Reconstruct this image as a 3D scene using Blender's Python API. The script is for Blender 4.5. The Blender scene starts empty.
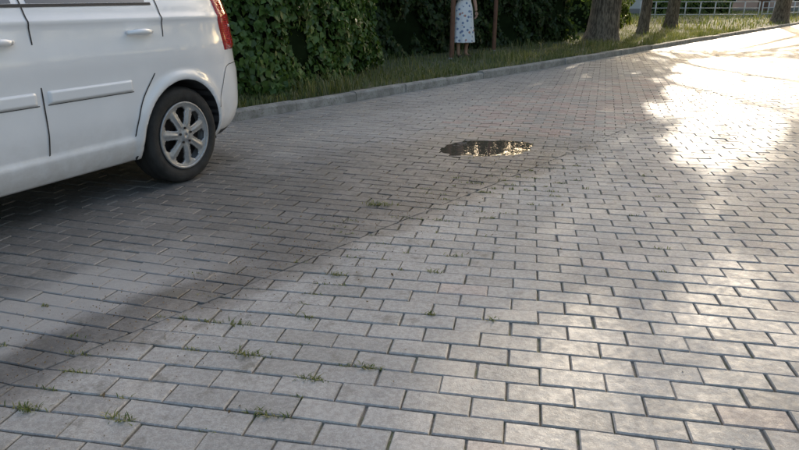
import bpy, bmesh, math, random
import numpy as np
from mathutils import Vector, Matrix
random.seed(7); rng=np.random.default_rng(11)
sc=bpy.context.scene
D2=np.array([.6225,.7826]); N2=np.array([.7826,-.6225])   # road direction / normal (towards right)
def LS(l,s): return D2*l+N2*s
SAZ=math.radians(25); SEL=math.radians(16)
SUN=np.array([math.sin(SAZ)*math.cos(SEL),math.cos(SAZ)*math.cos(SEL),math.sin(SEL)])

# ------------------------------------------------------------ helpers
def link(o):
    sc.collection.objects.link(o); return o
def mesh_obj(name,verts,faces,mats=None,smooth=False,parent=None):
    me=bpy.data.meshes.new(name); me.from_pydata([tuple(v) for v in verts],[],[tuple(f) for f in faces]); me.update()
    if mats:
        for m in (mats if isinstance(mats,(list,tuple)) else [mats]): me.materials.append(m)
    if smooth: me.polygons.foreach_set("use_smooth",[True]*len(me.polygons))
    o=link(bpy.data.objects.new(name,me))
    if parent: o.parent=parent
    return o
def np_mesh(name,V,F,mat,attr=None,parent=None,smooth=False):
    k=F.shape[1]; me=bpy.data.meshes.new(name)
    me.vertices.add(len(V)); me.vertices.foreach_set("co",V.astype(np.float32).ravel())
    me.loops.add(F.size); me.loops.foreach_set("vertex_index",F.astype(np.int32).ravel())
    me.polygons.add(len(F)); me.polygons.foreach_set("loop_start",(np.arange(len(F))*k).astype(np.int32))
    me.update(calc_edges=True); me.validate()
    if attr is not None:
        a=me.attributes.new("rnd",'FLOAT','POINT'); a.data.foreach_set("value",attr.astype(np.float32))
    me.materials.append(mat)
    if smooth: me.polygons.foreach_set("use_smooth",[True]*len(me.polygons))
    o=link(bpy.data.objects.new(name,me))
    if parent: o.parent=parent
    return o
def empty(name):
    e=link(bpy.data.objects.new(name,None)); return e
class NT:
    def __init__(s,name):
        s.m=bpy.data.materials.new(name); s.m.use_nodes=True; s.t=s.m.node_tree; s.n=s.t.nodes; s.b=s.n["Principled BSDF"]
    def new(s,ty,**kw):
        n=s.n.new(ty)
        for k,v in kw.items(): setattr(n,k,v)
        return n
    def l(s,a,b): s.t.links.new(a,b)
    def val(s,sock,v):
        if hasattr(v,'links') or hasattr(v,'is_output'): s.l(v,sock)
        else: sock.default_value=v
    def math(s,op,a,b=0.0,c=None,clamp=False):
        n=s.new("ShaderNodeMath",operation=op); n.use_clamp=clamp; s.val(n.inputs[0],a); s.val(n.inputs[1],b)
        if c is not None: s.val(n.inputs[2],c)
        return n.outputs[0]
    def mix(s,f,a,b,mode='MIX'):
        n=s.new("ShaderNodeMix",data_type='RGBA',blend_type=mode); s.val(n.inputs[0],f)
        s.val(n.inputs[6],a if not isinstance(a,tuple) else (*a,1)); s.val(n.inputs[7],b if not isinstance(b,tuple) else (*b,1))
        return n.outputs[2]
    def noise(s,scale,detail=4,rough=.55,vec=None,dist=0):
        n=s.new("ShaderNodeTexNoise"); n.inputs["Scale"].default_value=scale; n.inputs["Detail"].default_value=detail; n.inputs["Roughness"].default_value=rough
        n.inputs["Distortion"].default_value=dist
        if vec is not None: s.l(vec,n.inputs["Vector"])
        return n.outputs[0]
    def pos(s): return s.new("ShaderNodeNewGeometry").outputs["Position"]
    def dot(s,v,w):
        n=s.new("ShaderNodeVectorMath",operation='DOT_PRODUCT'); s.l(v,n.inputs[0]); n.inputs[1].default_value=w; return n.outputs["Value"]
    def ss(s,v,a,b,lo=0,hi=1):
        n=s.new("ShaderNodeMapRange",interpolation_type='SMOOTHSTEP'); s.val(n.inputs[0],v); n.inputs[1].default_value=a; n.inputs[2].default_value=b; n.inputs[3].default_value=lo; n.inputs[4].default_value=hi
        return n.outputs[0]
    def bump(s,h,strength=.3,dist=.01):
        n=s.new("ShaderNodeBump"); n.inputs["Strength"].default_value=strength; n.inputs["Distance"].default_value=dist; s.l(h,n.inputs["Height"]); s.l(n.outputs[0],s.b.inputs["Normal"])
    def attr(s,name="rnd"):
        n=s.new("ShaderNodeAttribute",attribute_name=name); return n.outputs["Fac"]
    def ramp(s,f,stops):
        n=s.new("ShaderNodeValToRGB"); s.l(f,n.inputs[0]); cr=n.color_ramp
        while len(cr.elements)<len(stops): cr.elements.new(.5)
        for e,(p,c) in zip(cr.elements,stops): e.position=p; e.color=(*c,1)
        return n.outputs[0]
def simple(name,col,rough=.5,metal=0,spec=.5,coat=0,var=.0,scale=8,bump=0,bscale=40):
    t=NT(name); b=t.b; b.inputs["Roughness"].default_value=rough; b.inputs["Metallic"].default_value=metal
    b.inputs["Specular IOR Level"].default_value=spec; b.inputs["Coat Weight"].default_value=coat
    n=t.noise(scale,5)
    c=t.mix(t.ss(n,.3,.7),tuple(x*(1-var) for x in col),tuple(min(1,x*(1+var)) for x in col)); t.l(c,b.inputs["Base Color"])
    if bump: t.bump(t.noise(bscale,5),bump,.01)
    return t.m
def leafmat(name,stops,trans=.35,rough=.45):
    t=NT(name); b=t.b; a=t.attr(); c=t.ramp(a,stops)
    t.l(c,b.inputs["Base Color"]); b.inputs["Roughness"].default_value=rough; b.inputs["Specular IOR Level"].default_value=.35
    tr=t.new("ShaderNodeBsdfTranslucent"); cc=t.mix(1.0,c,(1.0,1.0,.45),'MULTIPLY'); g=t.new("ShaderNodeHueSaturation"); g.inputs["Value"].default_value=1.6; t.l(cc,g.inputs["Color"]); t.l(g.outputs[0],tr.inputs[0])
    mx=t.new("ShaderNodeMixShader"); mx.inputs[0].default_value=trans; t.l(b.outputs[0],mx.inputs[1]); t.l(tr.outputs[0],mx.inputs[2])
    t.l(mx.outputs[0],t.n["Material Output"].inputs[0]); return t.m

# ------------------------------------------------------------ world / sun / camera
w=bpy.data.worlds.new("World"); sc.world=w; w.use_nodes=True
sky=w.node_tree.nodes.new("ShaderNodeTexSky"); sky.sky_type='NISHITA'; sky.sun_disc=False; sky.sun_elevation=SEL; sky.sun_rotation=SAZ
sky.air_density=1.0; sky.dust_density=5; sky.ozone_density=.8
bg=w.node_tree.nodes["Background"]; w.node_tree.links.new(sky.outputs[0],bg.inputs[0]); bg.inputs[1].default_value=.37
sl=bpy.data.lights.new("sun",'SUN'); sl.energy=5; sl.angle=math.radians(.5); sl.color=(1,.87,.70)
so=link(bpy.data.objects.new("sun",sl)); so.rotation_euler=Vector(-SUN).to_track_quat('-Z','Y').to_euler(); so.location=(20,30,30)
cam=bpy.data.cameras.new("camera"); cam.lens=28.84; cam.sensor_width=36; cam.clip_end=2000; cam.clip_start=.05
co=link(bpy.data.objects.new("camera",cam)); co.location=(0,0,1.18); co.rotation_euler=(math.radians(90-19.37),0,0); sc.camera=co
sc.view_settings.view_transform='Standard'; sc.view_settings.look='None'; sc.view_settings.exposure=0

# ------------------------------------------------------------ paving material
def paver_mat(name,tex=False):
    t=NT(name); b=t.b; P=t.pos(); s=t.dot(P,(N2[0],N2[1],0)); l=t.dot(P,(D2[0],D2[1],0)); Y=t.dot(P,(0,1,0))
    wob=t.math('MULTIPLY',t.math('SUBTRACT',t.noise(1.6,5,vec=P),.5),.9)
    wob3=t.math('MULTIPLY',t.math('SUBTRACT',t.noise(6,6,.7,vec=P),.5),.45)
    if not tex:
        a=t.attr(); jit=t.math('MULTIPLY',t.math('SUBTRACT',t.math('FRACT',t.math('MULTIPLY',a,37.7)),.5),.12)
        wob3=t.math('ADD',wob3,jit)
    s2=t.math('ADD',t.math('ADD',s,wob),wob3)
    s1=t.math('ADD',s,t.math('ADD',t.math('MULTIPLY',wob,.30),t.math('MULTIPLY',wob3,.5)))
    if not tex:
        base=t.ramp(a,[(0,(.295,.278,.255)),(.35,(.345,.325,.30)),(.6,(.37,.349,.322)),(.80,(.405,.378,.345)),(.9,(.405,.34,.30)),(1,(.40,.295,.26))])
    else:
        br=t.new("ShaderNodeTexBrick"); mp=t.new("ShaderNodeMapping"); mp.inputs["Rotation"].default_value=(0,0,math.radians(11)); t.l(P,mp.inputs[0]); t.l(mp.outputs[0],br.inputs[0])
        br.inputs["Scale"].default_value=1; br.inputs["Brick Width"].default_value=.21; br.inputs["Row Height"].default_value=.105; br.inputs["Mortar Size"].default_value=.005
        br.inputs["Color1"].default_value=(.31,.29,.265,1); br.inputs["Color2"].default_value=(.39,.36,.33,1); br.inputs["Mortar"].default_value=(.15,.13,.11,1); base=br.outputs[0]
    sp=t.noise(260,3,.7,vec=P); base=t.mix(t.ss(sp,.35,.7),base,t.mix(1.0,base,(1.38,1.37,1.35),'MULTIPLY'))
    sp2=t.noise(55,4,.65,vec=P); base=t.mix(t.ss(sp2,.58,.42),base,t.mix(1.0,base,(.82,.81,.80),'MULTIPLY'))
    bl=t.noise(1.1,6,.6,vec=P); base=t.mix(t.ss(bl,.35,.65),t.mix(1.0,base,(.84,.84,.83),'MULTIPLY'),base)
    gr=t.ss(t.noise(13,7,.75,vec=P),.52,.72); base=t.mix(t.math('MULTIPLY',gr,.40),base,(.17,.155,.135))
    # roadway (left) is greyer, darkest near the viewer, patchy
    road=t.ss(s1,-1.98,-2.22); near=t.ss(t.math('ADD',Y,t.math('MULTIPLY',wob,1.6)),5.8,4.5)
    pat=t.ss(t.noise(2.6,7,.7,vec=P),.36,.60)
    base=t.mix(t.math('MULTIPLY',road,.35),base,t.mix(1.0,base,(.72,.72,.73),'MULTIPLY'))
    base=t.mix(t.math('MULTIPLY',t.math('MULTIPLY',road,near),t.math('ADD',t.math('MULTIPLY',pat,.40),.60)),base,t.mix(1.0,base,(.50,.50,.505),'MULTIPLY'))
    wet=t.math('MULTIPLY',t.math('MULTIPLY',t.ss(s2,-3.9,-2.9),t.ss(s1,-1.97,-2.14)),t.math('MULTIPLY',t.ss(l,1.2,2.4),t.ss(l,6.0,4.7)))
    band=t.math('MULTIPLY',t.math('MULTIPLY',t.ss(s1,-2.42,-2.24),t.ss(s1,-1.92,-2.08)),t.ss(l,5.2,4.2))
    wetA=t.math('MAXIMUM',t.math('MULTIPLY',wet,.75),t.math('MULTIPLY',band,.85))
    dx=t.math('SUBTRACT',l,4.65); dy=t.math('SUBTRACT',s,-2.8)
    pr=t.math('SQRT',t.math('ADD',t.math('MULTIPLY',dx,dx),t.math('MULTIPLY',dy,dy)))
    wetP=t.ss(t.math('ADD',pr,t.math('ADD',t.math('MULTIPLY',wob,.6),wob3)),1.0,.45)
    wetA=t.math('MAXIMUM',wetA,wetP)
    base=t.mix(t.math('MULTIPLY',wetA,.85),base,t.mix(1.0,base,(.58,.56,.54),'MULTIPLY'))
    dust=t.math('MULTIPLY',t.math('MULTIPLY',t.ss(s1,-3.0,-2.72),t.ss(s1,-2.30,-2.46)),t.ss(l,2.0,1.2))
    d2=t.math('MULTIPLY',t.ss(t.noise(.8,6,.6,vec=P),.48,.68),t.math('MULTIPLY',road,.20))
    base=t.mix(t.math('MAXIMUM',t.math('MULTIPLY',dust,.75),t.math('MULTIPLY',d2,.6)),base,(.37,.35,.325))
    ms=t.math('MULTIPLY',t.ss(t.noise(7,6,.7,vec=P),.54,.68),t.math('MULTIPLY',t.ss(s2,-2.6,-2.15),t.ss(s2,-.6,-1.7)))
    base=t.mix(t.math('MULTIPLY',ms,.6),base,(.12,.105,.075))
    t.l(base,b.inputs["Base Color"])
    r=t.ss(t.noise(30,4,vec=P),.3,.7,.50,.68); r=t.math('SUBTRACT',r,t.math('MULTIPLY',wetA,.08)); t.l(r,b.inputs["Roughness"])
    b.inputs["Specular IOR Level"].default_value=.45
    h=t.math('ADD',t.math('MULTIPLY',t.noise(240,3,.7,vec=P),.6),t.noise(40,4,.6,vec=P)); t.bump(h,.40,.005)
    return t.m
M_pav=paver_mat("paver_concrete"); M_pavfar=paver_mat("paver_concrete_far",True)
t=NT("joint_sand"); P=t.pos(); c=t.mix(t.ss(t.noise(14,6,.7,vec=P),.45,.6),(.21,.185,.155),(.14,.15,.08)); c=t.mix(t.ss(t.noise(90,4,.7,vec=P),.5,.7),c,(.30,.27,.23)); t.l(c,t.b.inputs["Base Color"]); t.b.inputs["Roughness"].default_value=.95; t.bump(t.noise(150,4,vec=P),.6,.006); M_sand=t.m

# ------------------------------------------------------------ paving geometry
def inset(poly,d):
    n=len(poly); out=[]
    for i in range(n):
        p0=poly[i-1];p1=poly[i];p2=poly[(i+1)%n]
        e1=(p1[0]-p0[0],p1[1]-p0[1]); e2=(p2[0]-p1[0],p2[1]-p1[1])
        L1=math.hypot(*e1) or 1e-6; L2=math.hypot(*e2) or 1e-6
        n1=(-e1[1]/L1,e1[0]/L1); n2=(-e2[1]/L2,e2[0]/L2)
        bx,by=n1[0]+n2[0],n1[1]+n2[1]; q=max(.35,(bx*bx+by*by)/2)
        out.append((p1[0]+bx*d/q,p1[1]+by*d/q))
    return out
def clip(poly,nx,ny,c): # keep n.p<=c
    out=[]
    for i in range(len(poly)):
        a=poly[i-1]; b=poly[i]; da=nx*a[0]+ny*a[1]-c; db=nx*b[0]+ny*b[1]-c
        if (da<0)!=(db<0):
            f=da/(da-db); out.append((a[0]+(b[0]-a[0])*f,a[1]+(b[1]-a[1])*f))
        if db<0: out.append(b)
    return out
def area(p): return .5*sum(p[i-1][0]*p[i][1]-p[i][0]*p[i-1][1] for i in range(len(p)))
PC=(.70,5.36)
def dipk(x,y):
    a=(x-PC[0])*.94+(y-PC[1])*.34; b2=-(x-PC[0])*.34+(y-PC[1])*.94
    return math.exp(-((a/.47)**2+(b2/.33)**2)*1.1)
def groundz(x,y):
    z=.006*math.sin(x*1.7+y*.6)+.005*math.sin(y*1.1-x*.8+1)+.003*math.sin(3.1*x+2.3*y)
    k=dipk(x,y)
    return z*(1-k)*.6-.021*k
BW,BH=.21,.105
def pavers(name,alpha,regions,ext,tintf,bw=BW,bh=BH,joint=.0050):
    al=math.radians(alpha); r=(math.cos(al),-math.sin(al)); c=(math.sin(al),math.cos(al))
    V=[];F=[];A=[]
    i0,i1,j0,j1=ext
    for j in range(j0,j1):
        for i in range(i0,i1):
            u=i*bw+(bw/2 if j%2 else 0); v=j*bh
            cx=r[0]*u+c[0]*v; cy=r[1]*u+c[1]*v
            l=cx*D2[0]+cy*D2[1]; s=cx*N2[0]+cy*N2[1]
            for (s0,s1,l0,l1) in regions:
                if s<s0-.14 or s>s1+.14 or l<l0-.14 or l>l1+.14: continue
                jw=joint*random.uniform(.7,1.7)
                hu=(bw-jw)/2; hv=(bh-jw*.9)/2; rot=random.gauss(0,.009); ox=random.gauss(0,.0014); oy=random.gauss(0,.001)
                pts=[]
                for a,b in ((-hu,-hv),(hu,-hv),(hu,hv),(-hu,hv)):
                    a2=a-b*rot+ox; b2=b+a*rot+oy; pts.append((cx+r[0]*a2+c[0]*b2, cy+r[1]*a2+c[1]*b2))
                inside=(s0+.14<s<s1-.14 and l0+.14<l<l1-.14)
                if not inside:
                    for (nx,ny,cc) in ((-N2[0],-N2[1],-(s0+.002)),(N2[0],N2[1],s1-.002),(-D2[0],-D2[1],-(l0)),(D2[0],D2[1],l1)):
                        pts=clip(pts,nx,ny,cc)
                        if len(pts)<3: break
                    if len(pts)<3 or abs(area(pts))<.0006: continue
                if area(pts)<0: pts=pts[::-1]
                dz=random.gauss(0,.0012); tx=random.gauss(0,.009); ty=random.gauss(0,.009)
                ip=inset(pts,random.uniform(.0022,.005) if inside else .002); n=len(pts); k=len(V)
                def Z(p): return groundz(p[0],p[1])+dz+tx*(p[0]-cx)+ty*(p[1]-cy)
                gz=[Z(p) for p in pts]
                V+= [(p[0],p[1],z-.030) for p,z in zip(pts,gz)]
                V+= [(p[0],p[1],z-.0036) for p,z in zip(pts,gz)]
                V+= [(p[0],p[1],Z(p)) for p in ip]
                for q in range(n):
                    q2=(q+1)%n
                    F.append((k+q,k+q2,k+n+q2,k+n+q)); F.append((k+n+q,k+n+q2,k+2*n+q2,k+2*n+q))
                F.append(tuple(range(k+2*n,k+3*n)))
                A+=[tintf(cx,cy,l,s)]*(3*n)
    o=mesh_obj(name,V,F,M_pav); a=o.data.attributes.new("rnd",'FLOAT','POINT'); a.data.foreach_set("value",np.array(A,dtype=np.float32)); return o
def tR(x,y,l,s):
    v=random.betavariate(2.0,2.0)*.80
    if x>.1 and x<3 and y<3.2 and random.random()<.08: v=random.uniform(.80,.90)
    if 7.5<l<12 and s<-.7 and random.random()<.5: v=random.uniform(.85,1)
    return v
def tL(x,y,l,s):
    v=random.betavariate(2.0,2.0)*.8
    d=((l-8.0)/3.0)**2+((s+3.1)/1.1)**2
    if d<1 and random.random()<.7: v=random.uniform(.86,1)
    return v
SB=-2.12; SK=-5.41; SR=6.0; LF=30
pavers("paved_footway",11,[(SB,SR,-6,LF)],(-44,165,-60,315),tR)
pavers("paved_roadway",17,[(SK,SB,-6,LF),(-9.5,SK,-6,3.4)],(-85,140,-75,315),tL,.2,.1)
def sheet(name,ls,z,mat):
    return mesh_obj(name,[(*LS(l,s),z) for l,s in ls],[tuple(range(len(ls)))],mat)
V=[];F=[];nx_,ny_=150,150
for i in range(nx_+1):
    for j in range(ny_+1):
        l=-6+(LF+6)*(i/nx_); s=-9.5+(SR+9.5)*(j/ny_); q=LS(l,s); V.append((q[0],q[1],groundz(q[0],q[1])-.0095))
for i in range(nx_):
    for j in range(ny_): a=i*(ny_+1)+j; F.append((a,a+ny_+1,a+ny_+2,a+1))
mesh_obj("paving_bed",V,F,M_sand,True)
sheet("far_road",[(LF,SK),(LF,SR),(160,SR),(160,SK)],-.004,M_pavfar)
t=NT("soil_grass"); P=t.pos(); c=t.mix(t.ss(t.noise(1.5,6,.6,vec=P),.4,.6),(.085,.10,.04),(.13,.135,.065)); c=t.mix(t.ss(t.noise(9,5,.6,vec=P),.5,.7),c,(.16,.13,.09)); t.l(c,t.b.inputs["Base Color"]); t.b.inputs["Roughness"].default_value=.95; t.bump(t.noise(25,5,vec=P),.7,.05); M_grd=t.m
mesh_obj("ground",[(-900,-900,-.07),(900,-900,-.07),(900,900,-.07),(-900,900,-.07)],[(0,1,2,3)],M_grd)
def vz(l,s):
    q=min(1,max(0,(SK-.12-s)/3)); return .085+.05*q+.02*math.sin(l*1.3+s)*q+.015*math.sin(l*3.1-s*2)*q
V=[];F=[];nl,ns=120,24
for i in range(nl+1):
    l=3.55+i*.35
    if i>80: l=3.55+80*.35+(i-80)*3
    for j in range(ns+1):
        s=SK-.10-(j/ns)**1.6*40; V.append((*LS(l,s),vz(l,s)))
for i in range(nl):
    for j in range(ns):
        a=i*(ns+1)+j; F.append((a,a+1,a+ns+2,a+ns+1))
mesh_obj("grass_verge",V,F,M_grd,smooth=True)
V=[(*LS(l,s),.08) for l in (-6,150) for s in (SR+.12,SR+40)]
mesh_obj("grass_verge",V,[(0,2,3,1)],M_grd)
t=NT("kerb_concrete"); P=t.pos(); c=t.mix(t.ss(t.noise(6,6,.6,vec=P),.35,.65),(.24,.225,.20),(.38,.355,.32)); c=t.mix(t.ss(t.noise(40,5,.6,vec=P),.52,.7),c,(.17,.17,.12)); c=t.mix(t.ss(t.noise(2.2,5,.7,vec=P),.55,.7),c,(.15,.14,.105)); t.l(c,t.b.inputs["Base Color"]); t.b.inputs["Roughness"].default_value=.85; t.bump(t.noise(80,5,vec=P),.5,.008); M_kerb=t.m
def kerb(name,path,h=.105,wd=.12,seg=1.0):
    V=[];F=[]
    for i in range(len(path)-1):
        a=np.array(path[i]);b=np.array(path[i+1]);L=np.linalg.norm(b-a);d=(b-a)/L;n=np.array([-d[1],d[0]])
        m=max(1,round(L/seg))
        for q in range(m):
            p0=a+d*(L*q/m+.006); p1=a+d*(L*(q+1)/m-.006); dz=random.gauss(0,.006); dn=random.gauss(0,.006)
            prof=[(0,-.05),(0,h-.022),(.012,h-.005),(.028,h),(wd-.01,h),(wd,h-.008),(wd,-.05)]
            k=len(V)
            for p in (p0,p1):
                for (o,z) in prof: V.append((*(p+n*(o+dn)),z+dz))
            np_=len(prof)
            for e in range(np_-1): F.append((k+e,k+np_+e,k+np_+e+1,k+e+1))
            F.append(tuple(range(k,k+np_))); F.append(tuple(range(k+2*np_-1,k+np_-1,-1)))
    return mesh_obj(name,V,F,M_kerb)
path=[LS(3.4,-9.5),LS(3.4,-5.95)]+[LS(3.94-.54*math.cos(a),-5.95+.54*math.sin(a)) for a in (math.pi/6,math.pi/3,math.pi/2)]+[LS(150,SK)]
kerb("kerb",path)
kerb("kerb",[LS(150,SR),LS(-6,SR)])

# ------------------------------------------------------------ water
t=NT("puddle_water"); t.b.inputs["Base Color"].default_value=(.09,.075,.055,1); t.b.inputs["Roughness"].default_value=.03; t.b.inputs["IOR"].default_value=1.33; t.b.inputs["Specular IOR Level"].default_value=.5
t.bump(t.noise(9,2,vec=t.pos()),.12,.01); M_wat=t.m
V=[(PC[0],PC[1],-.010)];n=60
for i in range(n):
    a=2*math.pi*i/n; rr=1+.10*math.sin(3*a+1)+.08*math.sin(5*a)+.05*math.sin(9*a+2)
    u=.50*rr*math.cos(a); v=.35*rr*math.sin(a); V.append((PC[0]+u*.94-v*.34,PC[1]+u*.34+v*.94,-.010))
mesh_obj("puddle",V,[(0,1+i,1+(i+1)%n) for i in range(n)],M_wat)

# ------------------------------------------------------------ leaf clouds
def leafcloud(name,C,size,mat,up=.0,nrm=None,parent=None,rnd=None,aspect=.62):
    n=len(C); sz=size*rng.uniform(.6,1.25,n)[:,None]
    a=rng.normal(size=(n,3)); 
    if nrm is not None: nn=nrm+rng.normal(size=(n,3))*.45
    else: nn=rng.normal(size=(n,3)); nn[:,2]=np.abs(nn[:,2])+up
    nn/=np.linalg.norm(nn,axis=1)[:,None]
    a-= (a*nn).sum(1)[:,None]*nn; a/=np.linalg.norm(a,axis=1)[:,None]
    if nrm is not None: # hang down
        dn=np.array([0,0,-1.])-nn*(-nn[:,2:3]); a=a*.6+dn; a/=np.linalg.norm(a,axis=1)[:,None]
    b=np.cross(nn,a)
    base=C-a*sz*.5; tip=C+a*sz*.5-nn*sz*.08; L=C-b*sz*aspect*.5+nn*sz*.10-a*sz*.1; R=C+b*sz*aspect*.5+nn*sz*.10-a*sz*.1
    V=np.stack([base,L,tip,R],1).reshape(-1,3); k=np.arange(n)*4
    F=np.concatenate([np.stack([k,k+2,k+1],1),np.stack([k,k+3,k+2],1)])
    r=rng.random(n) if rnd is None else rnd
    return np_mesh(name,V,F,mat,np.repeat(r,4),parent)
M_canopy=leafmat("tree_leaves",[(0,(.03,.06,.015)),(.5,(.055,.10,.025)),(1,(.10,.15,.035))],.35)
M_hedge=leafmat("hedge_leaves",[(0,(.04,.08,.02)),(.45,(.085,.15,.035)),(.85,(.155,.235,.055)),(1,(.26,.31,.10))],.25,.38)
M_bush=leafmat("bush_leaves",[(0,(.018,.032,.010)),(.6,(.04,.07,.02)),(1,(.10,.14,.04))],.25)
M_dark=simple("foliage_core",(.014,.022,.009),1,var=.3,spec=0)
M_far=leafmat("far_leaves",[(0,(.05,.08,.02)),(.6,(.10,.15,.035)),(1,(.18,.22,.06))],.4)
t=NT("bark"); P=t.pos(); mp=t.new("ShaderNodeMapping"); mp.inputs["Scale"].default_value=(1,1,.22); t.l(P,mp.inputs[0]); nz=t.noise(22,6,.65,vec=mp.outputs[0]); c=t.mix(t.ss(nz,.38,.62),(.08,.06,.042),(.27,.21,.15)); t.l(c,t.b.inputs["Base Color"]); t.b.inputs["Roughness"].default_value=.95; t.bump(nz,1,.04); M_bark=t.m

def tube(pts,rad,seg=12,V=None,F=None,flare=0,lump=0):
    V=[] if V is None else V; F=[] if F is None else F
    pts=[Vector(p) for p in pts]; base=len(V)
    for i,p in enumerate(pts):
        d=(pts[min(i+1,len(pts)-1)]-pts[max(i-1,0)]).normalized()
        x=d.cross(Vector((.9,.3,.1))).normalized(); y=d.cross(x)
        for q in range(seg):
            a=2*math.pi*q/seg; r=rad[i]*(1+lump*math.sin(3*a+i*.3)*.6+lump*math.sin(5*a+1+i*.5)*.4)
            V.append(tuple(p+x*math.cos(a)*r+y*math.sin(a)*r))
    for i in range(len(pts)-1):
        for q in range(seg):
            a=base+i*seg+q; b=base+i*seg+(q+1)%seg; F.append((a,b,b+seg,a+seg))
    F.append(tuple(range(base+seg-1,base-1,-1))); F.append(tuple(range(base+(len(pts)-1)*seg,base+len(pts)*seg)))
    return V,F
def inpoly(x,y,poly):
    c=np.zeros(len(x),bool); n=len(poly)
    for i in range(n):
        x1,y1=poly[i-1];x2,y2=poly[i]
        cond=((y1>y)!=(y2>y))&(x<(x2-x1)*(y-y1)/((y2-y1) or 1e-9)+x1); c^=cond
    return c
GAPB=[(2.35,5.2),(3.0,5.1),(4.4,7.0),(7.2,11.4),(8.6,13.6),(8.2,14.6),(6.2,14.4),(4.3,10.5),(2.9,7.4)]  # ground outlines of the sun patches that the crowns are shaped around
GAPC=[[(.1,1.3),(.9,1.2),(1.3,1.9),(.75,2.5),(.2,2.2)],[(1.0,2.0),(1.7,2.3),(2.1,3.2),(1.5,3.1)]]
def canopy_filter(C):  # drops leaves whose shadow would fall on the chosen sun patches
    k=C[:,2]/math.tan(SEL); lx=C[:,0]-math.sin(SAZ)*k; ly=C[:,1]-math.cos(SAZ)*k
    s=lx*N2[0]+ly*N2[1]; R=rng.random(len(C)); keep=np.ones(len(C),bool)
    wob=.35*np.sin(lx*3.1+ly*1.3)+.2*np.sin(ly*4.3)+.15*np.sin(lx*9+ly*7)
    keep&=~(inpoly(lx+wob*.6,ly+wob*.5,GAPB)&(R<.965))
    for g in GAPC: keep&=~(inpoly(lx+wob*.3,ly+wob*.3,g)&(R<.78))
    keep&=~((ly>16.8+wob*2)&(s>-8)&(s<8)&(R<.97))
    keep&=C[:,2]>2.7+.02*C[:,1]
    return C[keep]
def tree(x,y,r=.35,h=9,cr=6,nleaf=9000,lean=(0,0),cz=None,leaf=.2,mat=None,hb=3.2):
    e=empty("broadleaf_tree"); e.location=(x,y,.08); V=[];F=[]
    zs=[0,.12,.35,.8,1.6,hb,hb+1.2,h*.72]
    rs=[r*1.55,r*1.3,r*1.1,r,r*.93,r*.86,r*.6,r*.25]
    pts=[(lean[0]*z+.06*math.sin(z*.9),lean[1]*z+.05*math.cos(z*.7)-.05,z-.06) for z in zs]
    tube(pts,rs,18,V,F,lump=.07)
    cz=cz or h*.62
    for q in range(8):
        a=q*2*math.pi/8+random.uniform(-.3,.3); z0=hb-.2+random.uniform(0,1.6); L=cr*random.uniform(.6,.9); rise=random.uniform(.35,.9)
        p=[(lean[0]*z0+math.cos(a)*L*f,lean[1]*z0+math.sin(a)*L*f,z0+L*rise*(f**.8)*.8+.2*math.sin(f*5+q)) for f in (0,.25,.5,.75,1)]
        tube(p,[r*.38,r*.28,r*.18,r*.10,r*.04],8,V,F)
    mesh_obj("trunk_and_limbs",V,F,M_bark,True,e)
    nc=90; cc=rng.normal(size=(nc,3)); cc/=np.linalg.norm(cc,axis=1)[:,None]; cc*=rng.uniform(.25,1,nc)[:,None]**.5
    cc*=np.array([cr,cr,(h-hb)*.5+.4]); cc+=np.array([lean[0]*cz,lean[1]*cz,cz])
    idx=rng.integers(0,nc,nleaf); C=cc[idx]+rng.normal(size=(nleaf,3))*np.array([.75,.75,.5])*cr/6
    Cw=C+np.array([x,y,0]); Cw=canopy_filter(Cw); C=Cw-np.array([x,y,0])
    leafcloud("crown",C,leaf,mat or M_canopy,.3,parent=e)
    return e
p=lambda l,s:LS(l,s)
tree(5.6,18.5,.40,9.5,6.5,15000)
tree(8.1,22.3,.17,8.5,5,8000)
tree(19.0,33.6,.36,11,7,12000)
tree(*p(28,-8.3),.24,10,7,15000)
for l,cr in ((24,8),(34,8)):  # unseen trees with wide crowns, added to shade the right-hand paving
    tree(*p(l,SR+1.2),.32,10.5,cr,18000)
tree(*p(14.5,SR+1.4),.30,9.5,6,8000)
tree(*p(45,SR+2),.32,11,7,8000)

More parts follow.
